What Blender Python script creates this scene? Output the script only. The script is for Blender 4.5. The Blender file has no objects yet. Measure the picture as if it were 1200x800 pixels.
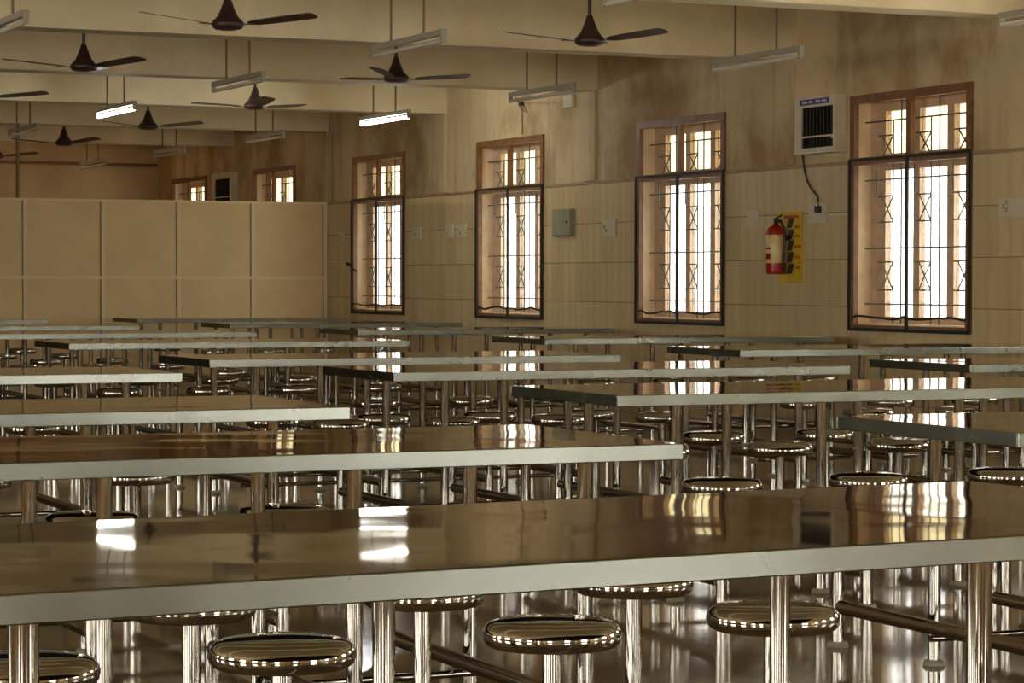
import bpy, bmesh, math, random
from mathutils import Vector, Matrix

random.seed(7)
SC = bpy.context.scene
COL = SC.collection
PI = math.pi

# ------------------------------------------------------------------ camera
FPX, YAW, PITCH, ROLL, CAMH = 2960.09, 24.4774, 1.3743, 0.078, 1.136


def camera_axes():
    y, p, r = (math.radians(a) for a in (YAW, PITCH, ROLL))
    fw = Vector((math.sin(y) * math.cos(p), math.cos(y) * math.cos(p), -math.sin(p)))
    rt = Vector((math.cos(y), -math.sin(y), 0))
    up = rt.cross(fw)
    return rt * math.cos(r) + up * math.sin(r), up * math.cos(r) - rt * math.sin(r), fw


RT, UP, FW = camera_axes()
cam_data = bpy.data.cameras.new('camera')
cam_data.sensor_width = 36.0
cam_data.lens = 36.0 * FPX / 1200.0
cam_data.clip_start, cam_data.clip_end = 0.05, 300
cam = bpy.data.objects.new('camera', cam_data)
COL.objects.link(cam)
M = Matrix((RT, UP, -FW)).transposed().to_4x4()
M.translation = Vector((0, 0, CAMH))
cam.matrix_world = M
SC.camera = cam

# ------------------------------------------------------------------ world and exposure
world = bpy.data.worlds.new('world')
SC.world = world
world.use_nodes = True
bg = world.node_tree.nodes['Background']
bg.inputs['Color'].default_value = (1.0, 0.975, 0.93, 1)
bg.inputs['Strength'].default_value = 23.0
SC.view_settings.view_transform = 'Standard'
SC.view_settings.look = 'None'
SC.view_settings.exposure = 0.0
SC.view_settings.gamma = 1.0
SC.view_settings.use_curve_mapping = False
try:
    SC.cycles.max_bounces = 10
    SC.cycles.diffuse_bounces = 5
    SC.cycles.glossy_bounces = 6
    SC.cycles.transparent_max_bounces = 16
    SC.cycles.caustics_reflective = False
    SC.cycles.caustics_refractive = False
    SC.cycles.sample_clamp_indirect = 8.0
    SC.cycles.use_denoising = True
except Exception:
    pass

# ------------------------------------------------------------------ room measures (metres)
W = 10.017            # inner face of the window wall
XL, YR, YB = -7.0, -6.0, 33.8     # left, rear and back walls
BAY = 3.4344          # beam and window spacing
BEAM0 = 16.740        # front face of the beam named B
SOFFIT, SLAB = 2.827, 3.30
WIN0, WINW, SILL, HEAD = 14.408, 1.544, 0.778, 2.499
DADO = 2.01
TH = 0.22             # wall thickness
PART_Y = 27.05


# portals: they only steer sampling of the sky through the window openings
def portal(loc, rot, sx, sy):
    l = bpy.data.lights.new('window_portal', 'AREA')
    l.shape = 'RECTANGLE'
    l.size, l.size_y = sx, sy
    l.cycles.is_portal = True
    o = bpy.data.objects.new('window_portal', l)
    o.location, o.rotation_euler = loc, rot
    COL.objects.link(o)


# ------------------------------------------------------------------ materials
def new_mat(name):
    m = bpy.data.materials.new(name)
    m.use_nodes = True
    nt = m.node_tree
    return m, nt, nt.nodes['Principled BSDF']


def setp(b, **kw):
    for k, v in kw.items():
        k = k.replace('_', ' ')
        if k in b.inputs:
            b.inputs[k].default_value = v


def noise(nt, scale, detail=4, rough=0.55, stretch=None):
    g = nt.nodes.new('ShaderNodeNewGeometry')
    n = nt.nodes.new('ShaderNodeTexNoise')
    n.inputs['Scale'].default_value = scale
    n.inputs['Detail'].default_value = detail
    n.inputs['Roughness'].default_value = rough
    if stretch:
        mp = nt.nodes.new('ShaderNodeMapping')
        mp.inputs['Scale'].default_value = stretch
        nt.links.new(g.outputs['Position'], mp.inputs['Vector'])
        nt.links.new(mp.outputs['Vector'], n.inputs['Vector'])
    else:
        nt.links.new(g.outputs['Position'], n.inputs['Vector'])
    return n.outputs['Fac']


def ramp(nt, fac, stops):
    r = nt.nodes.new('ShaderNodeValToRGB')
    el = r.color_ramp.elements
    while len(el) < len(stops):
        el.new(0.5)
    for e, (p, c) in zip(el, stops):
        e.position = p
        e.color = (*c, 1)
    nt.links.new(fac, r.inputs['Fac'])
    return r.outputs['Color']


def mixc(nt, fac, a, b, mode='MIX'):
    m = nt.nodes.new('ShaderNodeMix')
    m.data_type = 'RGBA'
    m.blend_type = mode
    for sock, v in ((m.inputs[0], fac), (m.inputs[6], a), (m.inputs[7], b)):
        if hasattr(v, 'node'):
            nt.links.new(v, sock)
        elif isinstance(v, tuple):
            sock.default_value = (*v, 1)
        else:
            sock.default_value = v
    return m.outputs[2]


def bump(nt, b, fac, dist, strength=1.0):
    bp = nt.nodes.new('ShaderNodeBump')
    bp.inputs['Distance'].default_value = dist
    bp.inputs['Strength'].default_value = strength
    nt.links.new(fac, bp.inputs['Height'])
    nt.links.new(bp.outputs['Normal'], b.inputs['Normal'])


def plain(name, col, rough=0.5, metal=0.0, var=0.0, vscale=6.0, spec=0.5):
    m, nt, b = new_mat(name)
    setp(b, Roughness=rough, Metallic=metal)
    b.inputs['Specular IOR Level'].default_value = spec
    if var:
        c = ramp(nt, noise(nt, vscale), [(0.3, tuple(x * (1 - var) for x in col)), (0.7, tuple(min(1, x * (1 + var)) for x in col))])
        nt.links.new(c, b.inputs['Base Color'])
    else:
        b.inputs['Base Color'].default_value = (*col, 1)
    return m


def wall_mat(name, col, stain, amount):
    m, nt, b = new_mat(name)
    setp(b, Roughness=0.75)
    base = ramp(nt, noise(nt, 1.3, 6), [(0.3, tuple(x * 0.86 for x in col)), (0.7, tuple(min(1, x * 1.08) for x in col))])
    big = ramp(nt, noise(nt, 0.62, 7, 0.62, (1, 1, 0.8)), [(0.46, (0, 0, 0)), (0.58, (1, 1, 1))])
    streak = ramp(nt, noise(nt, 2.0, 5, 0.6, (1, 1.6, 0.22)), [(0.50, (0, 0, 0)), (0.68, (1, 1, 1))])
    f = nt.nodes.new('ShaderNodeMath')
    f.operation = 'MULTIPLY'
    nt.links.new(big, f.inputs[0])
    f.inputs[1].default_value = amount
    c = mixc(nt, f.outputs[0], base, stain)
    f2 = nt.nodes.new('ShaderNodeMath')
    f2.operation = 'MULTIPLY'
    nt.links.new(streak, f2.inputs[0])
    f2.inputs[1].default_value = amount * 0.55
    c = mixc(nt, f2.outputs[0], c, tuple(x * 0.9 for x in stain))
    nt.links.new(c, b.inputs['Base Color'])
    bump(nt, b, noise(nt, 18, 3), 0.004, 0.4)
    return m


def tile_mat():
    m, nt, b = new_mat('wall_tile_glaze')
    setp(b, Roughness=0.38)
    info = nt.nodes.new('ShaderNodeObjectInfo')
    base = ramp(nt, info.outputs['Random'], [(0.0, (0.55, 0.425, 0.22)), (1.0, (0.65, 0.51, 0.275))])
    # one soft vertical stroke printed down the middle of each tile
    g = nt.nodes.new('ShaderNodeNewGeometry')
    sp = nt.nodes.new('ShaderNodeSeparateXYZ')
    nt.links.new(g.outputs['Position'], sp.inputs[0])

    def mth(op, *ins):
        n = nt.nodes.new('ShaderNodeMath')
        n.operation = op
        for i, v in enumerate(ins):
            if hasattr(v, 'node'):
                nt.links.new(v, n.inputs[i])
            else:
                n.inputs[i].default_value = v
        return n.outputs[0]
    wob = mth('MULTIPLY', noise(nt, 4.0, 3), 0.16)
    yl = mth('FLOORED_MODULO', mth('ADD', sp.outputs['Y'], -13.6), 0.25)
    dist = mth('ABSOLUTE', mth('SUBTRACT', mth('ADD', yl, wob), 0.205))
    vein = ramp(nt, mth('MULTIPLY', dist, 10.0), [(0.05, (1, 1, 1)), (0.45, (0, 0, 0))])
    f = nt.nodes.new('ShaderNodeMath')
    f.operation = 'MULTIPLY'
    nt.links.new(vein, f.inputs[0])
    f.inputs[1].default_value = 0.24
    c = mixc(nt, f.outputs[0], base, (0.36, 0.24, 0.09))
    nt.links.new(c, b.inputs['Base Color'])
    return m


def steel(name, col, tint, rough, wav=None, smear=0.0):
    m, nt, b = new_mat(name)
    setp(b, Metallic=1.0, Roughness=rough)
    b.inputs['Specular Tint'].default_value = (*tint, 1)
    c = ramp(nt, noise(nt, 4.0, 5), [(0.3, tuple(x * 0.9 for x in col)), (0.7, tuple(min(1, x * 1.06) for x in col))])
    nt.links.new(c, b.inputs['Base Color'])
    if smear:
        r = nt.nodes.new('ShaderNodeMapRange')
        r.inputs['To Min'].default_value = rough
        r.inputs['To Max'].default_value = rough + smear
        nt.links.new(noise(nt, 5.5, 5), r.inputs['Value'])
        nt.links.new(r.outputs['Result'], b.inputs['Roughness'])
    if wav:
        bump(nt, b, noise(nt, wav[0], 1.5), wav[1], 1.0)
    return m


def floor_mat():
    m, nt, b = new_mat('polished_floor_stone')
    c = ramp(nt, noise(nt, 9, 6, 0.65), [(0.3, (0.19, 0.135, 0.070)), (0.7, (0.30, 0.215, 0.115))])
    nt.links.new(c, b.inputs['Base Color'])
    setp(b, Roughness=0.07, IOR=1.48)
    bump(nt, b, noise(nt, 1.2, 1), 0.0015)
    return m


def glass_mat(name, col):
    m, nt, b = new_mat(name)
    out = nt.nodes['Material Output']
    tr = nt.nodes.new('ShaderNodeBsdfTransparent')
    tr.inputs['Color'].default_value = (*col, 1)
    gl = nt.nodes.new('ShaderNodeBsdfGlossy')
    gl.inputs['Roughness'].default_value = 0.03
    mx = nt.nodes.new('ShaderNodeMixShader')
    mx.inputs[0].default_value = 0.07
    nt.links.new(tr.outputs[0], mx.inputs[1])
    nt.links.new(gl.outputs[0], mx.inputs[2])
    nt.links.new(mx.outputs[0], out.inputs['Surface'])
    return m


def net_mat():
    m, nt, b = new_mat('insect_net_mesh')
    out = nt.nodes['Material Output']
    tr = nt.nodes.new('ShaderNodeBsdfTransparent')
    df = nt.nodes.new('ShaderNodeBsdfDiffuse')
    df.inputs['Color'].default_value = (0.5, 0.45, 0.38, 1)
    mx = nt.nodes.new('ShaderNodeMixShader')
    c = ramp(nt, noise(nt, 7, 4, 0.6), [(0.35, (0.05, 0.05, 0.05)), (0.7, (0.16, 0.16, 0.16))])
    nt.links.new(c, mx.inputs[0])
    nt.links.new(tr.outputs[0], mx.inputs[1])
    nt.links.new(df.outputs[0], mx.inputs[2])
    nt.links.new(mx.outputs[0], out.inputs['Surface'])
    return m


def emit_mat(name, col, strength):
    m, nt, b = new_mat(name)
    b.inputs['Base Color'].default_value = (0.9, 0.9, 0.9, 1)
    b.inputs['Emission Color'].default_value = (*col, 1)
    b.inputs['Emission Strength'].default_value = strength
    return m


MAT = dict(
    wall=wall_mat('stained_cream_wall_paint', (0.66, 0.515, 0.285), (0.34, 0.205, 0.075), 0.9),
    backwall=wall_mat('peach_wall_paint', (0.66, 0.47, 0.24), (0.42, 0.27, 0.11), 0.4),
    beam=wall_mat('beam_paint', (0.80, 0.68, 0.42), (0.64, 0.51, 0.29), 0.5),
    ceiling=wall_mat('ceiling_paint', (0.72, 0.60, 0.36), (0.56, 0.43, 0.24), 0.5),
    tile=tile_mat(),
    grout=plain('tile_grout', (0.27, 0.18, 0.075), 0.8),
    ledge=plain('dado_ledge', (0.34, 0.25, 0.12), 0.5, var=0.2),
    floor=floor_mat(),
    wood=plain('varnished_brown_wood', (0.20, 0.085, 0.022), 0.45, var=0.3, vscale=14),
    palewood=plain('window_casement_wood', (0.56, 0.39, 0.25), 0.5, var=0.15, vscale=10),
    reveal=plain('window_reveal_plaster', (0.92, 0.72, 0.46), 0.7, var=0.12, vscale=5),  # plaster colour lightened to carry the daylight falling on the reveals
    tape=plain('black_net_tape', (0.012, 0.014, 0.010), 0.6),
    grille=plain('grey_green_grille_paint', (0.10, 0.115, 0.075), 0.5),
    glass=glass_mat('dusty_lower_pane_glass', (0.43, 0.428, 0.415)),  # tint holds back the sky brightness so the grille bars show
    glassclear=glass_mat('clear_pane_glass', (0.95, 0.96, 0.94)),
    glassup=glass_mat('yellowed_upper_pane_glass', (0.32, 0.30, 0.235)),  # yellow pane tone, darkened as well to hold back the sky
    net=net_mat(),
    top=steel('polished_table_steel', (0.50, 0.44, 0.345), (0.62, 0.58, 0.50), 0.03, (2.2, 0.0034), 0.025),
    rim=steel('satin_rim_steel', (0.245, 0.258, 0.218), (0.31, 0.325, 0.28), 0.20, (3.5, 0.0012), 0.12),
    tube=steel('polished_tube_steel', (0.33, 0.31, 0.26), (0.44, 0.42, 0.37), 0.075),
    seat=steel('polished_seat_steel', (0.44, 0.42, 0.37), (0.55, 0.53, 0.49), 0.05),
    darktube=steel('dull_frame_steel', (0.33, 0.28, 0.22), (0.6, 0.55, 0.5), 0.22),
    ply=plain('dark_underlay_ply', (0.028, 0.018, 0.010), 0.7),  # near-black colour standing in for the shade under the tabletops
    rubber=plain('pale_rubber_foot', (0.35, 0.34, 0.23), 0.6),
    fan=plain('dark_brown_fan_enamel', (0.045, 0.020, 0.014), 0.35),
    fanblade=plain('brown_fan_blade', (0.060, 0.034, 0.022), 0.4),
    rod=plain('brown_hanger_rod', (0.22, 0.13, 0.055), 0.6),
    batten=plain('grey_batten_enamel', (0.34, 0.31, 0.23), 0.5),
    deadtube=plain('unlit_tube_glass', (0.62, 0.58, 0.47), 0.25),
    littube=emit_mat('lit_tube_glass', (0.95, 0.98, 1.0), 75.0),
    bulb=emit_mat('warm_bulb_glass', (1.0, 0.70, 0.40), 520.0),  # glow of the added bulb behind the partition
    partition=plain('cream_partition_board', (0.80, 0.61, 0.31), 0.55, var=0.07, vscale=2.0),
    strip=plain('partition_strip', (0.85, 0.70, 0.42), 0.5),
    stripdark=plain('partition_joint', (0.30, 0.24, 0.11), 0.6),
    acbody=plain('aged_white_cooler_plastic', (0.62, 0.55, 0.38), 0.45, var=0.08),
    dark=plain('dark_vent_plastic', (0.020, 0.016, 0.010), 0.5),
    blue=plain('purple_blue_label_print', (0.06, 0.05, 0.20), 0.5),
    palelabel=plain('pale_label_print', (0.55, 0.50, 0.50), 0.5),
    white=plain('aged_white_switch_plastic', (0.62, 0.56, 0.40), 0.4),
    cable=plain('dark_cable_rubber', (0.07, 0.05, 0.025), 0.5),
    conduit=plain('wall_conduit', (0.42, 0.32, 0.16), 0.6),
    box=plain('grey_green_box_enamel', (0.30, 0.30, 0.20), 0.4, var=0.1),
    red=plain('extinguisher_red_enamel', (0.36, 0.012, 0.008), 0.25),
    yellow=plain('yellow_sign_board', (0.62, 0.42, 0.02), 0.5, var=0.12, vscale=8),
    signred=plain('sign_red_print', (0.45, 0.08, 0.01), 0.5),
    labelcream=plain('extinguisher_cream_label', (0.70, 0.52, 0.22), 0.35),
)


# ------------------------------------------------------------------ mesh helpers
def bx(bm, x0, x1, y0, y1, z0, z1):
    vs = [bm.verts.new((x, y, z)) for x in (x0, x1) for y in (y0, y1) for z in (z0, z1)]
    for f in ((0, 1, 3, 2), (4, 6, 7, 5), (0, 4, 5, 1), (2, 3, 7, 6), (0, 2, 6, 4), (1, 5, 7, 3)):
        bm.faces.new([vs[i] for i in f])
    return vs


def tube(bm, p, q, r, n=12, r2=None, caps=True):
    p, q = Vector(p), Vector(q)
    d = (q - p).normalized()
    a = d.orthogonal().normalized()
    b = d.cross(a)
    r2 = r if r2 is None else r2
    A = [bm.verts.new(p + (a * math.cos(2 * PI * i / n) + b * math.sin(2 * PI * i / n)) * r) for i in range(n)]
    B = [bm.verts.new(q + (a * math.cos(2 * PI * i / n) + b * math.sin(2 * PI * i / n)) * r2) for i in range(n)]
    for i in range(n):
        f = bm.faces.new((A[i], A[(i + 1) % n], B[(i + 1) % n], B[i]))
        f.smooth = True
    if caps:
        bm.faces.new([bm.verts.new(v.co) for v in A[::-1]])
        bm.faces.new([bm.verts.new(v.co) for v in B])


def path(bm, pts, r, n=8):
    pts = [Vector(p) for p in pts]
    rings = []
    for i, p in enumerate(pts):
        d = (pts[min(i + 1, len(pts) - 1)] - pts[max(i - 1, 0)]).normalized()
        a = d.cross(Vector((0.13, 0.31, 0.94))).normalized()
        b = d.cross(a)
        rings.append([bm.verts.new(p + (a * math.cos(2 * PI * k / n) + b * math.sin(2 * PI * k / n)) * r) for k in range(n)])
    for A, B in zip(rings, rings[1:]):
        for k in range(n):
            f = bm.faces.new((A[k], A[(k + 1) % n], B[(k + 1) % n], B[k]))
            f.smooth = True
    bm.faces.new(rings[0][::-1])
    bm.faces.new(rings[-1])


def lathe(bm, prof, n=28, c=(0, 0, 0), smooth=True):
    rings = []
    for r, z in prof:
        if r < 1e-6:
            rings.append([bm.verts.new((c[0], c[1], c[2] + z))])
        else:
            rings.append([bm.verts.new((c[0] + r * math.cos(2 * PI * k / n), c[1] + r * math.sin(2 * PI * k / n), c[2] + z)) for k in range(n)])
    for A, B in zip(rings, rings[1:]):
        for k in range(n):
            k2 = (k + 1) % n
            if len(A) == 1 and len(B) == 1:
                continue
            if len(A) == 1:
                f = bm.faces.new((A[0], B[k2], B[k]))
            elif len(B) == 1:
                f = bm.faces.new((A[k], A[k2], B[0]))
            else:
                f = bm.faces.new((A[k], A[k2], B[k2], B[k]))
            f.smooth = smooth


def mesh(name, fn, bevel=None):
    bm = bmesh.new()
    fn(bm)
    bmesh.ops.recalc_face_normals(bm, faces=bm.faces)
    if bevel:
        bmesh.ops.bevel(bm, geom=list(bm.edges), offset=bevel[0], segments=bevel[1], affect='EDGES', profile=0.5)
    me = bpy.data.meshes.new(name)
    bm.to_mesh(me)
    bm.free()
    return me


def obj(name, me, mat=None, parent=None, loc=(0, 0, 0), rot=(0, 0, 0)):
    if callable(me):
        me = mesh(name, me)
    if mat is not None and not me.materials:
        me.materials.append(MAT[mat])
    o = bpy.data.objects.new(name, me)
    o.location, o.rotation_euler = loc, rot
    COL.objects.link(o)
    if parent is not None:
        o.parent = parent
    return o


def tag(o, label=None, cat=None, group=None, kind=None):
    for k, v in (('label', label), ('category', cat), ('group', group), ('kind', kind)):
        if v:
            o[k] = v
    return o


def empty(name, loc=(0, 0, 0), rz=0):
    o = bpy.data.objects.new(name, None)
    o.empty_display_size = 0.1
    o.location, o.rotation_euler = loc, (0, 0, rz)
    COL.objects.link(o)
    return o


def boxfn(*bs):
    def f(bm):
        for b in bs:
            bx(bm, *b)
    return f


ORD = ['first', 'second', 'third', 'fourth', 'fifth', 'sixth', 'seventh', 'eighth', 'ninth', 'tenth', 'eleventh', 'twelfth', 'thirteenth']

# ------------------------------------------------------------------ room shell
tag(obj('floor', boxfn((XL - TH, W + TH, YR - TH, YB + TH, -0.12, 0)), 'floor'), 'polished dark brown stone floor of the canteen hall', 'floor', kind='structure')
tag(obj('ceiling', boxfn((XL - TH, W + TH, YR - TH, YB + TH, SLAB, SLAB + 0.15)), 'ceiling'), 'cream painted concrete ceiling slab above the beams', 'ceiling', kind='structure')

KWIN = list(range(-5, 6))
wins = [(WIN0 + k * BAY, WIN0 + k * BAY + WINW) for k in KWIN]


def wall_with_holes(axis, a0, a1, holes, t0, t1, zlo, zhi):
    """boxes of a wall running along an axis, with holes (start, end, zbottom, ztop)"""
    out = []

    def put(s, e, z0, z1):
        if e - s > 1e-4 and z1 - z0 > 1e-4:
            out.append((t0, t1, s, e, z0, z1) if axis == 'y' else (s, e, t0, t1, z0, z1))
    cur = a0
    for s, e, zb, zt in sorted(holes):
        put(cur, s, zlo, zhi)
        put(s, e, zlo, zb)
        put(s, e, zt, zhi)
        cur = e
    put(cur, a1, zlo, zhi)
    return out


wall_r = tag(obj('wall_right', boxfn(*wall_with_holes('y', YR, YB, [(a, b, SILL, HEAD) for a, b in wins], W, W + TH, 0, SLAB)), 'wall'),
             'stained cream wall with tall barred windows along one side', 'wall', kind='structure')
LWIN = [(-4.5 + i * BAY, -4.5 + i * BAY + WINW) for i in range(6)]  # unseen side windows, put in for ambient daylight
tag(obj('wall_left', boxfn(*wall_with_holes('y', YR, YB, [(a, b, SILL, HEAD) for a, b in LWIN], XL - TH, XL, 0, SLAB)), 'wall'),
    'cream side wall opposite the windows', 'wall', kind='structure')
RWIN = [(1.2, 2.8, 0.9, 2.4), (6.6, 8.9, 0.9, 2.4), (-4.5, -2.9, 0.9, 2.4)]
tag(obj('wall_rear', boxfn(*wall_with_holes('x', XL - TH, W + TH, RWIN, YR - TH, YR, 0, SLAB)), 'wall'), 'cream rear wall with wide windows', 'wall', kind='structure')
tag(obj('wall_back', boxfn((XL - TH, W + TH, YB, YB + TH, 0, SLAB)), 'backwall'), 'peach tinted end wall beyond the cream partition', 'wall', kind='structure')

# beams and the shallow piers that carry them
BY = [BEAM0 + k * BAY for k in range(-6, 5)]
bname = {0: 'first beam out from the beam over the partition'}
for i, y in enumerate(BY):
    n = 9 - i  # beams counted out from the one above the partition
    lab = 'cream concrete ceiling beam above the partition' if n == 0 else (
        'cream concrete ceiling beam behind the partition' if n < 0 else 'cream concrete ceiling beam, %s out from the partition' % ORD[n - 1])
    tag(obj('trim_%d' % (i + 1), boxfn((XL, W, y, y + 0.28, SOFFIT, SLAB)), 'beam'), lab, 'beam', kind='structure')
    obj('pier', boxfn((W - 0.03, W, y, y + 0.28, DADO + 0.02, SOFFIT)), 'wall', wall_r)

# dado ledge, piece by piece between the windows
edges = [YR] + [v for ab in wins for v in ab] + [YB]
for i in range(0, len(edges), 2):
    obj('dado_ledge', boxfn((W - 0.012, W, edges[i] + (0.0 if i == 0 else 0.002), edges[i + 1] - 0.002, DADO - 0.008, DADO + 0.014)), 'ledge', wall_r)

# wall tiles: every tile that shows is a piece of its own
TW, THG, GAP = 0.25, 0.35, 0.007
rows = [DADO - 0.01 - THG * i for i in range(6)]
tile_cache = {}
nt_tiles = 0
rest = []
bed = []


def solid_spans(z0, z1):
    sp = []
    cur = YR
    for a, b in wins:
        sp.append((cur, a - 0.001))
        cur = b + 0.001
    sp.append((cur, YB))
    return sp


def put_tile(y0, y1, z0, z1, single):
    global nt_tiles
    if y1 - y0 < 0.02 or z1 - z0 < 0.02:
        return
    if not single:
        rest.append((W - 0.006, W, y0, y1, z0, z1))
        return
    key = (round(y1 - y0, 3), round(z1 - z0, 3))
    if key not in tile_cache:
        w_, h_ = key
        tile_cache[key] = mesh('tile', boxfn((-0.006, 0, 0, w_, 0, h_)))
    obj('tile', tile_cache[key], 'tile', wall_r, (W, y0, z0))
    nt_tiles += 1


for r, zt in enumerate(rows):
    zb = max(zt - THG, 0.0)
    if zt > SILL + 0.01:
        spans = [(s, e, zb, zt) for s, e in solid_spans(zb, zt)]
        if zb < SILL:
            spans += [(a, b, zb, SILL - 0.002) for a, b in wins]
    else:
        spans = [(YR, YB, zb, zt)]
    for s, e, z0, z1 in spans:
        bed.append((W - 0.002, W, s, e, z0, z1))
        k = math.floor((s - 13.6) / TW)
        while 13.6 + k * TW < e:
            y0, y1 = max(s, 13.6 + k * TW), min(e, 13.6 + (k + 1) * TW)
            put_tile(y0 + 0.0015, y1 - 0.0015, z0 + GAP / 2, z1 - GAP / 2, r < 4 and 13.55 < y0 < 27.1)
            k += 1
obj('grout_bed', boxfn(*bed), 'grout', wall_r)
tag(obj('tile_field', boxfn(*rest), 'tile', wall_r), kind='stuff')

# ------------------------------------------------------------------ windows in the window wall (shared meshes)
FWD = 0.062           # wooden face frame


def m_frame(bm):
    x0, x1 = -0.02, 0.02
    bx(bm, x0, x1, 0, FWD, 0, HEAD - SILL)
    bx(bm, x0, x1, WINW - FWD, WINW, 0, HEAD - SILL)
    bx(bm, x0, x1, FWD, WINW - FWD, HEAD - SILL - FWD, HEAD - SILL)
    bx(bm, x0, x1, FWD, WINW - FWD, 0, 0.04)
    bx(bm, x0, x1, WINW / 2 - 0.028, WINW / 2 + 0.028, 2.03 - SILL, HEAD - SILL - FWD)
    bx(bm, x0, x1, FWD, WINW - FWD, 1.985 - SILL, 2.04 - SILL)


def m_tape(bm):
    x0, x1 = -0.035, -0.021
    t = 0.019
    h = 2.035 - SILL
    bx(bm, x0, x1, -0.005, t - 0.005, -0.005, h)
    bx(bm, x0, x1, WINW - t, WINW, -0.005, h)
    bx(bm, x0, x1, 0.02, WINW - 0.02, -0.005, t)
    bx(bm, x0, x1, 0.02, WINW - 0.02, h - t, h)
    bx(bm, x0, x1, WINW / 2 - 0.015, WINW / 2 + 0.015, t, h - t)


def m_sag(seed):
    rnd = random.Random(seed)

    def f(bm):
        for a, b in ((0.05, WINW / 2 - 0.03), (WINW / 2 + 0.03, WINW - 0.05)):
            n = 9
            ph = rnd.random() * 6
            pts = [(-0.028 + 0.006 * math.sin(3 * i + ph), a + (b - a) * i / (n - 1),
                    0.095 + 0.010 * math.sin(i * 0.9 + ph) + rnd.uniform(-0.006, 0.006)) for i in range(n)]
            path(bm, pts, 0.009, 6)
    return f


def m_reveal(bm):
    h = HEAD - SILL
    x0, x1 = 0.0205, TH
    bx(bm, x0, x1, WINW - 0.03, WINW, 0, h)
    bx(bm, x0, x1, 0, 0.03, 0, h)
    bx(bm, x0, x1, 0.03, WINW - 0.03, h - 0.03, h)


def m_sill(bm):
    bx(bm, 0.0205, TH + 0.03, 0.03, WINW - 0.03, 0, 0.05)


STILES = [(0.03, 0.075), (0.44, 0.525), (0.87, 0.95), (1.315, WINW - 0.03)]


def m_casement(bm):
    h = HEAD - SILL
    x0, x1 = 0.145, 0.195
    for a, b in STILES:
        bx(bm, x0, x1, a, b, 0.05, h - 0.03)
    for (a0, a1), (b0, b1) in zip(STILES, STILES[1:]):
        bx(bm, x0, x1, a1, b0, 0.05, 0.10)
        bx(bm, x0, x1, a1, b0, 1.17, 1.29)
        bx(bm, x0, x1, a1, b0, h - 0.12, h - 0.03)


def m_grille(bm):
    x = 0.10
    z0, z1, h = 0.05, 1.20, HEAD - SILL

    def bar(ya, za, yb_, zb_, r=0.006):
        tube(bm, (x, ya, za), (x, yb_, zb_), r, 6)
    for i in range(3):
        lo, hi = 0.067 + 0.485 * i, 0.172 + 0.485 * i
        fa = hi + 0.15
        bar(lo, z0, lo, h - 0.03)
        bar(hi, z0, hi, h - 0.19)
        if fa < WINW - 0.03:
            for a, b in ((0.79, 0.98), (0.295, 0.50)):
                bar(hi, a, fa, b)
                bar(hi, b, fa, a)
                bar(hi, a, fa + 0.05, a)
                bar(hi, b, fa + 0.05, b)
            bar(hi, 1.42, fa + 0.05, 1.42)
            bar(hi, 1.42, fa, 1.26)
            bar(hi, 1.26, fa, 1.42)
            bar(fa + 0.06, 1.0, fa + 0.06, 1.20)
    for z in (0.192, 0.60, 1.10, 1.527):
        bar(0.03, z, WINW - 0.03, z)


def m_net(bm):
    n, mz = 10, 14
    h = 2.03 - SILL
    grid = []
    rnd = random.Random(3)
    for i in range(n + 1):
        grid.append([bm.verts.new((-0.026 + rnd.uniform(-0.006, 0.006), 0.02 + (WINW - 0.04) * i / n, 0.02 + (h - 0.04) * j / mz)) for j in range(mz + 1)])
    for i in range(n):
        for j in range(mz):
            bm.faces.new((grid[i][j], grid[i + 1][j], grid[i + 1][j + 1], grid[i][j + 1])).smooth = True


WM = {k: mesh(k, f) for k, f in dict(wooden_frame=m_frame, net_tape=m_tape, window_reveal=m_reveal, window_sill=m_sill, casement=m_casement, grille=m_grille, insect_net=m_net).items()}
pane_meshes = []
for (a0, a1), (b0, b1) in zip(STILES, STILES[1:]):
    for za, zb in ((0.10, 1.17), (1.29, HEAD - SILL - 0.12)):
        pane_meshes.append((mesh('pane', boxfn((0.167, 0.172, 0, b0 - a1, 0, zb - za))), a1, za))
clear_panes = [(m_.copy(), y_, z_) for m_, y_, z_ in pane_meshes]
for i, ((a, b), k) in enumerate(zip(wins, KWIN)):
    w = empty('window_%d' % (i + 1), (W, a, SILL))
    n = 3 - k
    lab = ('tall barred window with black net frame, %s out from the partition' % ORD[n]) if k < 4 else (
        'barred window behind the partition, %s the partition' % ('next to' if k == 4 else 'farther from'))
    tag(w, lab, 'window', kind='structure')
    obj('wooden_frame', WM['wooden_frame'], 'wood', w)
    tp = obj('net_tape', WM['net_tape'], 'tape', w)
    if k >= -1:
        obj('net_hem', mesh('net_hem', m_sag(k + 20)), 'tape', tp)
    if k == 3:
        obj('latch', lambda bm: (tube(bm, (-0.036, WINW - 0.012, 0.53), (-0.075, WINW + 0.02, 0.55), 0.016, 8), tube(bm, (-0.07, WINW + 0.01, 0.55), (-0.05, WINW - 0.22, 0.46), 0.010, 8)), 'tape', tp)
    obj('window_reveal', WM['window_reveal'], 'reveal', w)
    obj('window_sill', WM['window_sill'], 'reveal', w)
    cs = obj('casement', WM['casement'], 'palewood', w)
    for pm, py, pz in (clear_panes if k < 0 else pane_meshes):
        obj('pane', pm, 'glassclear' if k < 0 else 'glassup' if pz > 1 else 'glass', cs, (0, py, pz))
    obj('grille', WM['grille'], 'grille', w)
    obj('insect_net', WM['insect_net'], 'net', w)
    portal((W + TH + 0.05, (a + b) / 2, (SILL + HEAD) / 2), (0, PI / 2, 0), HEAD - SILL, WINW)
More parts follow.
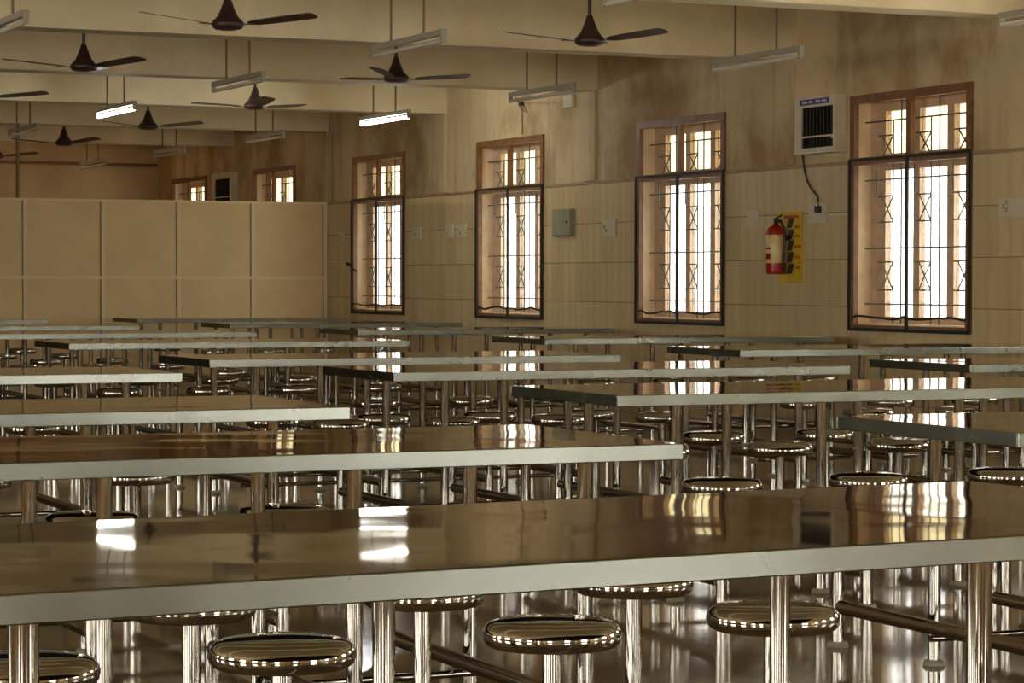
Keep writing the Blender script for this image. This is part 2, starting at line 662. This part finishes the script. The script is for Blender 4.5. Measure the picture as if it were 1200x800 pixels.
for i, (a, b) in enumerate(LWIN):
    w = obj('window_%d' % (20 + i), boxfn((XL - 0.10, XL + 0.01, a, a + 0.06, SILL, HEAD), (XL - 0.10, XL + 0.01, b - 0.06, b, SILL, HEAD),
            (XL - 0.10, XL + 0.01, a, b, HEAD - 0.06, HEAD), (XL - 0.10, XL + 0.01, a, b, SILL, SILL + 0.05), (XL - 0.09, XL, a, b, 1.99, 2.04),
            (XL - 0.09, XL, (a + b) / 2 - 0.03, (a + b) / 2 + 0.03, SILL, HEAD)), 'wood')
    tag(w, 'plain wooden window frame in the side wall', 'window', 'side wall windows', 'structure')
    portal((XL - TH - 0.05, (a + b) / 2, (SILL + HEAD) / 2), (0, -PI / 2, 0), HEAD - SILL, WINW)
for i, (a, b, zb, zt) in enumerate(RWIN):
    w = obj('window_%d' % (30 + i), boxfn((a, a + 0.06, YR - 0.12, YR + 0.01, zb, zt), (b - 0.06, b, YR - 0.12, YR + 0.01, zb, zt),
            (a, b, YR - 0.12, YR + 0.01, zt - 0.06, zt), (a, b, YR - 0.12, YR + 0.01, zb, zb + 0.05), ((a + b) / 2 - 0.03, (a + b) / 2 + 0.03, YR - 0.1, YR, zb, zt)), 'wood')
    tag(w, 'wide wooden window frame in the rear wall', 'window', 'rear wall windows', 'structure')
    portal(((a + b) / 2, YR - TH - 0.05, (zb + zt) / 2), (-PI / 2, 0, 0), b - a, zt - zb)

# ------------------------------------------------------------------ cream partition
part = tag(empty('partition', (0, PART_Y, 0)), 'long cream panelled partition standing across the far end of the hall', 'partition')
PX = [W - 0.035 - 0.8625 * i for i in range(11)]
PH, PMID = 2.02, 1.167
up_m = mesh('panel', boxfn((0.02, 0.8425, 0.010, 0.035, PMID + 0.018, PH - 0.02)))
lo_m = mesh('panel', boxfn((0.02, 0.8425, 0.010, 0.035, 0.12, PMID - 0.018)))
post_m = mesh('post', boxfn((-0.02, 0.02, 0.0, 0.045, 0.0, PH - 0.02)))
gap_m = mesh('joint_bead', boxfn((-0.036, -0.021, 0.003, 0.030, 0.12, PH - 0.021)))
rail_m = mesh('mid_rail', boxfn((0.02, 0.8425, -0.006, 0.042, PMID - 0.018, PMID + 0.018)))
foot_m = mesh('skirting_rail', boxfn((0.02, 0.8425, 0.0, 0.042, 0.0, 0.12)))
for i, x in enumerate(PX):
    obj('post', post_m, 'strip', part, (x, 0, 0))
    if i < len(PX) - 1:
        x0 = PX[i + 1]
        obj('panel', up_m, 'partition', part, (x0, 0, 0))
        obj('panel', lo_m, 'partition', part, (x0, 0, 0))
        obj('mid_rail', rail_m, 'strip', part, (x0, 0, 0))
        obj('skirting_rail', foot_m, 'strip', part, (x0, 0, 0))
        obj('joint_bead', gap_m, 'stripdark', part, (x, 0, 0))
obj('top_rail', boxfn((PX[-1] - 0.02, PX[0] + 0.02, -0.004, 0.049, PH - 0.02, PH + 0.004)), 'strip', part)
tag(obj('conduit_pole', lambda bm: tube(bm, (6.47, PART_Y + 0.075, PH), (6.47, PART_Y + 0.075, SOFFIT), 0.020, 10), 'rod'),
    'brown vertical conduit pole rising from the partition top to the beam', 'pole')

# ------------------------------------------------------------------ steel tables with fixed stools
LT, WT, TT = 2.30, 0.90, 0.740      # length, width, height
RIM = 0.040
SEAT_Z = 0.468
ST_OFF = 0.34
ST_X = [0.22 + 0.58 * i for i in range(4)]
ARM_Z = 0.125


def m_top(bm):
    bx(bm, 0.0062, LT - 0.0062, 0.0062, WT - 0.0062, TT - 0.004, TT)


def m_rim(bm):
    t = 0.006
    z0, z1 = TT - RIM, TT
    bx(bm, 0, LT, 0, t, z0, z1)
    bx(bm, 0, LT, WT - t, WT, z0, z1)
    bx(bm, 0, t, t, WT - t, z0, z1)
    bx(bm, LT - t, LT, t, WT - t, z0, z1)


top_me = mesh('tabletop', m_top)
rim_me = mesh('apron', m_rim, bevel=(0.0022, 2))
under_me = mesh('underlay_board', boxfn((0.0125, LT - 0.0125, 0.0125, WT - 0.0125, TT - 0.022, TT - 0.0045)))  # added board that makes the table underside read as dark shade
leg_me = mesh('leg', lambda bm: tube(bm, (0, 0, 0.012), (0, 0, TT - 0.0225), 0.019, 16))
leg_big = mesh('leg', lambda bm: tube(bm, (0, 0, 0.012), (0, 0, TT - 0.0225), 0.0205, 16))
foot_me = mesh('foot', lambda bm: lathe(bm, [(0, 0), (0.033, 0), (0.033, 0.009), (0.027, 0.016), (0.0212, 0.017)], 18))
post_me = mesh('stool', lambda bm: tube(bm, (0, 0, 0.012), (0, 0, SEAT_Z - 0.048), 0.0195, 16))
SEAT_PROF = [(0, 0.0575), (0.030, 0.0570), (0.060, 0.0560), (0.090, 0.0540), (0.110, 0.0515), (0.122, 0.0485), (0.130, 0.0440), (0.1355, 0.0375), (0.138, 0.0300),
             (0.138, 0.0210), (0.1362, 0.0130), (0.132, 0.0065), (0.124, 0.0020), (0.110, 0.0), (0.05, -0.001), (0, -0.001)]
seat_me = mesh('seat', lambda bm: lathe(bm, SEAT_PROF, 36))
arm_me = mesh('arm', lambda bm: tube(bm, (0, 0.011, 0), (0, 0.989, 0), 0.0215, 12))
rail_me = mesh('rail', lambda bm: tube(bm, (0.22, 0, 0), (LT - 0.22, 0, 0), 0.0105, 10))
cross_me = mesh('cross_bar', lambda bm: tube(bm, (0, 0.14, 0), (0, WT - 0.14, 0), 0.014, 10))
LEG_X = [0.28, 0.88, 1.48, 2.08]


def steel_table(x, y, label, rz=0.0, legs=None, sx_list=None, off=(ST_OFF, ST_OFF)):
    t = tag(empty('canteen_table', (x, y, 0), rz), label, 'table', 'steel canteen tables with fixed stools')
    obj('tabletop', top_me, 'top', t)
    obj('apron', rim_me, 'rim', t)
    obj('underlay_board', under_me, 'ply', t)
    if legs is None:
        legs = [(lx, ly, 0) for lx in LEG_X for ly in (0.10, WT - 0.10)]
    for lx, ly, big in legs:
        lg = obj('leg', leg_big if big else leg_me, 'tube', t, (lx, ly, 0))
        obj('foot', foot_me, 'rubber', lg)
    for ly in (0.17, WT - 0.17):
        obj('rail', rail_me, 'tube', t, (0, ly, ARM_Z - 0.034))
    for sx in (sx_list or ST_X):
        for side in (0, 1):
            sy = -off[0] if side == 0 else WT + off[1]
            s = obj('stool', post_me, 'tube', t, (sx, sy, 0))
            obj('seat', seat_me, 'seat', s, (0, 0, SEAT_Z - 0.050))
            obj('foot', foot_me, 'rubber', s)
        obj('arm', arm_me, 'darktube', t, (sx, -off[0], ARM_Z), (0, 0, 0)).scale = (1, (WT + off[0] + off[1]), 1)
    return t


a1 = 0.0675
T = [  # x, y of the near left corner, turn
    ('L', 0.67, 3.15, a1 * 0.9, [(0.125, 0.12, 1), (1.685, 0.10, 1), (0.95, WT - 0.13, 0), (1.75, WT - 0.14, 0)], [0.46, 0.957, 1.53, 2.05], (0.34, 0.33)),
    ('L', 0.632, 5.43, 0, None, [0.415, 0.965, 1.495, 2.02], (0.28, 0.34)), ('L', 0.52, 7.42, 0, None, None, None), ('L', 0.90, 10.44, 0, None, None, None),
    ('M', 3.95, 5.47, 0, None, None, None), ('M', 3.955, 7.80, 0, None, None, None), ('M', 4.05, 10.12, 0, None, None, None), ('M', 3.85, 12.10, 0, None, None, None),
    ('M', 4.03, 15.55, 0, None, None, None), ('M', 3.95, 18.45, 0, None, None, None), ('M', 3.90, 21.50, 0, None, None, None), ('M', 3.90, 24.75, 0, None, None, None),
    ('K', 7.18, 7.80, 0, None, None, None), ('K', 6.98, 10.05, 0, None, None, None), ('K', 7.20, 12.65, 0, None, None, None), ('K', 7.35, 15.60, 0, None, None, None),
    ('K', 7.25, 18.9, 0, None, None, None), ('K', 7.20, 22.0, 0, None, None, None), ('K', 7.22, 25.15, 0, None, None, None),
]
ROWN = dict(L='row farthest from the windows', M='middle row', K='row along the window wall')
cnt = {r: sum(1 for t in T if t[0] == r) for r in 'LMK'}
seen = dict(L=0, M=0, K=0)
for r, x, y, rz, legs, sxl, off in T:
    n = cnt[r] - 1 - seen[r]
    seen[r] += 1
    steel_table(x, y, 'steel table with fixed round stools, %s from the partition, %s' % (ORD[n] if n else 'nearest', ROWN[r]) if n else
                'steel table with fixed round stools, closest to the partition, %s' % ROWN[r], rz, legs, sxl, off or (ST_OFF, ST_OFF))

# ------------------------------------------------------------------ ceiling fans
ROD_T = SLAB


def m_fan_body(bm):
    lathe(bm, [(0, 0.155), (0.020, 0.155), (0.026, 0.13), (0.042, 0.085), (0.062, 0.04), (0.088, 0.012), (0.100, 0.0), (0.102, -0.022), (0.085, -0.040), (0.05, -0.048), (0, -0.05)], 24)


def m_fan_rod(bm):
    tube(bm, (0, 0, 0.150), (0, 0, SLAB - 2.735), 0.0125, 10)


def m_canopy(bm):
    lathe(bm, [(0.014, SLAB - 2.735 - 0.085), (0.05, SLAB - 2.735 - 0.02), (0.055, SLAB - 2.735)], 16)


def m_blade(bm):
    # one blade along +x, slightly pitched
    pr = [(0.15, 0.030), (0.20, 0.050), (0.30, 0.060), (0.45, 0.064), (0.57, 0.062), (0.597, 0.05), (0.605, 0.0)]
    rows_ = []
    for x, hw in pr:
        hw = max(hw, 0.02)
        row = []
        for s in (-1, 1):
            for zz in (0.002, -0.002):
                row.append(bm.verts.new((x, s * hw, -0.012 + 0.075 * (x - 0.15) - s * hw * 0.16 + zz)))
        rows_.append(row)
    for A, B in zip(rows_, rows_[1:]):
        bm.faces.new((A[0], B[0], B[2], A[2]))
        bm.faces.new((A[1], A[3], B[3], B[1]))
        bm.faces.new((A[0], A[1], B[1], B[0]))
        bm.faces.new((A[2], B[2], B[3], A[3]))
    bm.faces.new(rows_[0])
    bm.faces.new(rows_[-1][::-1])


def m_bracket(bm):
    bx(bm, 0.085, 0.20, -0.018, 0.018, -0.018, -0.0145)


fan_body, fan_rod, fan_can, fan_blade, fan_br = (mesh(n, f) for n, f in (('motor', m_fan_body), ('down_rod', m_fan_rod), ('canopy', m_canopy), ('blade', m_blade), ('bracket', m_bracket)))
YAWR = math.radians(YAW)


def fan(x, y, z, ang, label):
    f = tag(empty('ceiling_fan', (x, y, z), -YAWR + math.radians(ang)), label, 'fan', 'brown ceiling fans')
    obj('motor', fan_body, 'fan', f)
    obj('down_rod', fan_rod, 'fan', f)
    obj('canopy', fan_can, 'fan', f)
    for k in range(3):
        b = obj('blade', fan_blade, 'fanblade', f, (0, 0, 0), (0, 0, k * 2 * PI / 3))
        obj('bracket', fan_br, 'fan', b)


BM = lambda i: BEAM0 + (i - 0.5) * BAY      # middle of the bays AB, BC, CD, DE, EF, FG
BAYN = ['fourth bay out from the partition', 'third bay out from the partition', 'second bay out from the partition', 'bay just before the partition', 'bay just behind the partition', 'bay beside the end wall']
for x, i, ang in ((4.9, 0, -22), (7.4, 0, -38), (4.9, 1, -36), (7.4, 1, 17), (4.9, 2, -8), (7.4, 2, -72), (4.9, 3, 10), (7.4, 3, -16), (7.4, 4, -40), (7.4, 5, -20), (4.9, 4, 30)):
    fan(x, BM(i), 2.735, ang, 'dark brown ceiling fan, %s row, %s' % ('window-side' if x > 6 else 'inner', BAYN[i]))

# ------------------------------------------------------------------ tube lights
TL = 1.22


def m_batten(bm):
    bx(bm, -0.018, 0.018, -TL / 2, TL / 2, 0.0, 0.036)


def m_cap(bm):
    bx(bm, -0.016, 0.016, -0.012, 0.012, -0.046, 0.0)


def m_glass(bm):
    tube(bm, (0, -TL / 2 + 0.018, -0.034), (0, TL / 2 - 0.018, -0.034), 0.0145, 12)


bat_me, cap_me = mesh('batten', m_batten), mesh('lamp_holder', m_cap)
gl_dead, gl_lit = mesh('tube', m_glass), mesh('tube', m_glass)
LZ = 2.655
hang_me = mesh('hanger_rod', lambda bm: tube(bm, (0, 0, 0.036), (0, 0, SLAB - LZ), 0.0085, 8))


def tube_light(x, y, label, lit=False, rods=(-0.28, 0.28)):
    t = tag(empty('tube_light', (x, y, LZ)), label, 'light', 'hanging tube lights')
    obj('batten', bat_me, 'batten', t)
    for s in (-1, 1):
        obj('lamp_holder', cap_me, 'batten', t, (0, s * (TL / 2 - 0.012), 0))
    obj('tube', gl_lit if lit else gl_dead, 'littube' if lit else 'deadtube', t)
    for r in rods:
        obj('hanger_rod', hang_me, 'rod', t, (0, r, 0))


for x, i in ((3.49, 0), (6.1, 0), (8.66, 0), (8.66, -1), (6.1, 1), (8.66, 1), (6.1, 2), (8.66, 2), (6.1, 3), (8.66, 3), (8.66, 4), (8.66, 5), (6.1, -1), (3.49, 1), (3.49, 2)):
    lit = i == 2 and x > 6
    row = {3.49: 'inner row', 6.1: 'middle row', 8.66: 'window-side row'}[x]
    bay = BAYN[i] if i >= 0 else 'fifth bay out from the partition'
    tube_light(x, BM(i), '%s tube light on two rods, %s, %s' % ('glowing white' if lit else 'unlit grey', row, bay), lit)

# ------------------------------------------------------------------ things on the window wall
# window cooler box
def cooler(y0, y1, z0, z1, label, detail=True):
    c = tag(empty('air_cooler', (W, y0, z0)), label, 'cooler')
    w_, h_ = y1 - y0, z1 - z0
    d = 0.095
    op = (w_ * 0.05, w_ * 0.82, h_ * 0.10, h_ * 0.82)
    obj('housing', mesh('housing', boxfn((-d, 0, 0, op[0], 0, h_), (-d, 0, op[1], w_, 0, h_), (-d, 0, op[0], op[1], 0, op[2]), (-d, 0, op[0], op[1], op[3], h_), (-0.03, 0, op[0], op[1], op[2], op[3]))), 'acbody', c)
    obj('vent', boxfn((-0.05, -0.031, op[0] + 0.001, op[1] - 0.001, op[2] + 0.001, op[3] - 0.001)), 'dark', c)
    n = 9
    sl = mesh('slat', boxfn((-0.095, -0.06, -0.004, 0.004, op[2] + 0.001, op[3] - 0.001)))
    for i in range(n):
        obj('slat', sl, 'dark', c, (0, op[0] + (op[1] - op[0]) * (i + 0.5) / n, 0))
    obj('vent_bar', boxfn((-d + 0.004, -0.1, op[0], op[1], h_ * 0.28, h_ * 0.31)), 'acbody', c)
    if detail:
        lb = obj('name_label', boxfn((-d - 0.003, -d + 0.0005, w_ * 0.14, w_ * 0.86, h_ * 0.86, h_ * 0.96)), 'blue', c)
        for a, b in ((0.20, 0.31), (0.35, 0.46), (0.54, 0.63), (0.67, 0.79)):
            obj('label_print', boxfn((-d - 0.0045, -d - 0.0032, w_ * a, w_ * b, h_ * 0.89, h_ * 0.93)), 'palelabel', lb)
        kb = mesh('knob', lambda bm: tube(bm, (-d - 0.02, 0, 0), (-d + 0.001, 0, 0), 0.014, 12))
        obj('knob', kb, 'palelabel', c, (0, w_ * 0.03, h_ * 0.27))
        obj('knob', kb, 'palelabel', c, (0, w_ * 0.40, h_ * 0.05))
    return c


cooler(16.04, 16.62, 2.095, 2.52, 'aged white air cooler box with dark vent beside the barred window')
cooler(30.32, 31.10, 2.06, 2.50, 'dark vented air cooler box behind the partition', False)
tag(obj('power_cord', lambda bm: path(bm, [(W - 0.02, 16.62, 2.094), (W - 0.02, 16.60, 2.0), (W - 0.03, 16.54, 1.90), (W - 0.025, 16.49, 1.84), (W - 0.02, 16.44, 1.80), (W - 0.03, 16.385, 1.775), (W - 0.04, 16.36, 1.74), (W - 0.04, 16.355, 1.70)], 0.008, 8), 'cable'),
    'dark power cord hanging from the cooler to the wall socket', 'cord')

so = tag(empty('wall_socket', (W, 16.27, 1.575)), 'white wall socket board with switches under the air cooler', 'socket')
obj('plate', mesh('plate', boxfn((-0.03, -0.007, 0, 0.24, 0, 0.145)), bevel=None), 'white', so)
obj('plug', boxfn((-0.065, -0.031, 0.055, 0.105, 0.075, 0.125)), 'dark', so)
for yy, zz in ((0.19, 0.03), (0.19, 0.085), (0.15, 0.115)):
    obj('switch', boxfn((-0.038, -0.0305, yy, yy + 0.03, zz, zz + 0.02)), 'palelabel', so)
tag(obj('cable_trunking', boxfn((W - 0.018, W - 0.007, 15.96, 16.268, 1.625, 1.645)), 'white'), 'short white cable trunking from the socket to the window', 'trunking')


def switch_plate(y, z, w_, h_, label, nsw=2):
    s = tag(empty('switch_plate', (W, y - w_ / 2, z - h_ / 2)), label, 'switch')
    obj('plate', boxfn((-0.022, -0.007, 0, w_, 0, h_)), 'white', s)
    sw = mesh('switch', boxfn((-0.028, -0.0225, 0, 0.022, 0, 0.03)))
    for i in range(nsw):
        obj('switch', sw, 'conduit', s, (0, w_ * 0.66 + (i % 2) * 0.035, h_ * (0.25 + 0.2 * i)))


switch_plate(19.90, 1.605, 0.26, 0.15, 'white switch plate between the grey box and the window')
switch_plate(17.38, 1.637, 0.19, 0.13, 'white blank switch plate between the fire extinguisher and a window', 0)
switch_plate(13.93, 1.63, 0.30, 0.12, 'long white switch plate with three switches on the tiles beside a window', 3)
switch_plate(24.36, 1.632, 0.20, 0.13, 'single white switch plate apart from a close pair between two windows', 1)
switch_plate(23.50, 1.634, 0.19, 0.14, 'white switch plate, partition-side one of a close pair', 1)
switch_plate(23.17, 1.632, 0.19, 0.14, 'white switch plate, one of a close pair, beside the window', 1)
switch_plate(26.58, 1.630, 0.16, 0.11, 'small white switch plate near the partition end', 1)

eb = tag(empty('meter_box', (W, 20.61, 1.545)), 'grey green steel electrical box with a lock on the tiles', 'box')
obj('case', mesh('case', boxfn((-0.045, -0.007, 0, 0.40, 0, 0.245))), 'box', eb)
dr = obj('door', mesh('door', boxfn((-0.055, -0.046, 0.012, 0.388, 0.010, 0.235))), 'box', eb)
obj('lock', lambda bm: tube(bm, (-0.066, 0.07, 0.125), (-0.0555, 0.07, 0.125), 0.012, 10), 'dark', dr)

# fire extinguisher in front of its yellow board
bd = tag(empty('safety_sign', (W, 16.63, 1.12)), 'yellow instruction board with dark chevrons behind the fire extinguisher', 'sign')
obj('board', boxfn((-0.018, -0.007, 0, 0.345, 0, 0.55)), 'yellow', bd)


def chev(bm):
    for i in range(5):
        z = 0.075 + i * 0.088
        vs = [(-0.0195, 0.150, z), (-0.0195, 0.225, z), (-0.0195, 0.185, z + 0.075), (-0.0195, 0.110, z + 0.075)]
        a = [bm.verts.new(v) for v in vs]
        b = [bm.verts.new((-0.0183, v[1], v[2])) for v in vs]
        bm.faces.new(a)
        bm.faces.new(b[::-1])
        for k in range(4):
            bm.faces.new((a[k], b[k], b[(k + 1) % 4], a[(k + 1) % 4]))


obj('stripes', chev, 'dark', bd)
for i, (z, ya, yb_) in enumerate(((0.50, 0.05, 0.27), (0.42, 0.03, 0.10), (0.35, 0.03, 0.09), (0.27, 0.02, 0.11), (0.19, 0.03, 0.10), (0.11, 0.03, 0.09))):
    obj('print_line', boxfn((-0.0193, -0.0182, ya, yb_, z, z + 0.022)), 'signred', bd)

EX, EY, EZ = W - 0.135, 16.82, 1.19
ex = tag(empty('fire_extinguisher', (EX, EY, EZ)), 'red fire extinguisher with cream label hung on the tiled wall', 'extinguisher')
obj('cylinder', lambda bm: lathe(bm, [(0, 0.004), (0.062, 0), (0.073, 0.010), (0.075, 0.02), (0.075, 0.315), (0.070, 0.340), (0.052, 0.362), (0.026, 0.374), (0.022, 0.385), (0, 0.386)], 28), 'red', ex)
obj('label_band', lambda bm: lathe(bm, [(0.0752, 0.085), (0.0758, 0.086), (0.0758, 0.300), (0.0752, 0.301)], 28), 'labelcream', ex)


def ex_print(bm):
    for z0, z1, a0, a1_ in ((0.115, 0.16, 2.7, 3.6), (0.19, 0.205, 2.6, 3.7)):
        n = 8
        prev = None
        for k in range(n + 1):
            a = a0 + (a1_ - a0) * k / n
            c = [bm.verts.new((0.0766 * math.cos(a), 0.0766 * math.sin(a), z)) for z in (z0, z1)]
            if prev:
                bm.faces.new((prev[0], c[0], c[1], prev[1]))
            prev = c


obj('label_print', ex_print, 'red', ex)
vh = obj('valve', lambda bm: lathe(bm, [(0, 0.386), (0.017, 0.386), (0.017, 0.425), (0.010, 0.432), (0, 0.433)], 14), 'dark', ex)
obj('lever', lambda bm: (tube(bm, (0, 0.01, 0.425), (0, -0.085, 0.450), 0.008, 8), tube(bm, (0, 0.01, 0.410), (0, -0.080, 0.412), 0.007, 8)), 'dark', vh)
obj('hose', lambda bm: path(bm, [(0, -0.015, 0.405), (0.01, -0.06, 0.40), (0.015, -0.095, 0.35), (0.015, -0.103, 0.25), (0.012, -0.098, 0.15), (0.01, -0.092, 0.08), (0.01, -0.09, 0.03)], 0.011, 8), 'dark', ex)
obj('wall_bracket', boxfn((0.05, 0.115, -0.02, 0.02, 0.26, 0.30)), 'dark', ex)

# small fittings and conduits on the wall
tag(obj('junction_box', boxfn((W - 0.04, W - 0.0005, 20.62, 20.80, 2.71, 2.82)), 'white'), 'small white junction box high on the pier beside the beam', 'box')
tag(obj('junction_box', boxfn((W - 0.03, W - 0.0005, 21.74, 21.80, 2.79, 2.83)), 'cable'), 'tiny dark cable outlet high above the window', 'box')
tag(obj('light_cable', lambda bm: path(bm, [(8.665, 18.46 + 0.60, 2.69), (8.9, 19.3, 2.60), (9.25, 20.0, 2.60), (9.6, 20.9, 2.70), (9.9, 21.6, 2.79), (9.99, 21.75, 2.81)], 0.005, 6), 'cable'),
    'thin dark cable sagging from an unlit tube light to the wall', 'cable')
for y, z0, z1, lab in ((20.40, DADO + 0.016, 2.70, 'thin vertical conduit on the wall beside the white junction box'), (21.76, HEAD + 0.02, 2.785, 'thin vertical conduit dropping to the window from the dark outlet'),
                       (26.9, DADO + 0.016, 2.80, 'thin vertical conduit on the wall close to the partition end')):
    tag(obj('wall_conduit', lambda bm: tube(bm, (W - 0.010, y, z0), (W - 0.010, y, z1), 0.009, 8), 'conduit'), lab, 'conduit')
tag(obj('wall_conduit', lambda bm: tube(bm, (XL + 1, YB - 0.02, 2.72), (W - 0.02, YB - 0.02, 2.72), 0.02, 8), 'rod'), 'long brown horizontal conduit along the end wall', 'conduit')

# unseen warm bulb, added to light the end wall behind the partition
LX, LY, LZ2 = 5.3, YB, 2.25
wl = tag(empty('wall_lamp', (LX, LY, LZ2)), 'warm glowing bulb on a bracket on the end wall behind the partition', 'lamp')
obj('bracket', lambda bm: (tube(bm, (0, -0.0005, 0.05), (0, -0.02, 0.05), 0.05, 16), path(bm, [(0, -0.02, 0.05), (0, -0.16, 0.08), (0, -0.20, 0.05)], 0.010, 8)), 'rod', wl)
obj('bulb', lambda bm: lathe(bm, [(0, 0.05), (0.016, 0.045), (0.018, 0.02), (0.034, -0.02), (0.036, -0.045), (0.024, -0.07), (0, -0.08)], 16, (0, -0.20, 0)), 'bulb', wl)
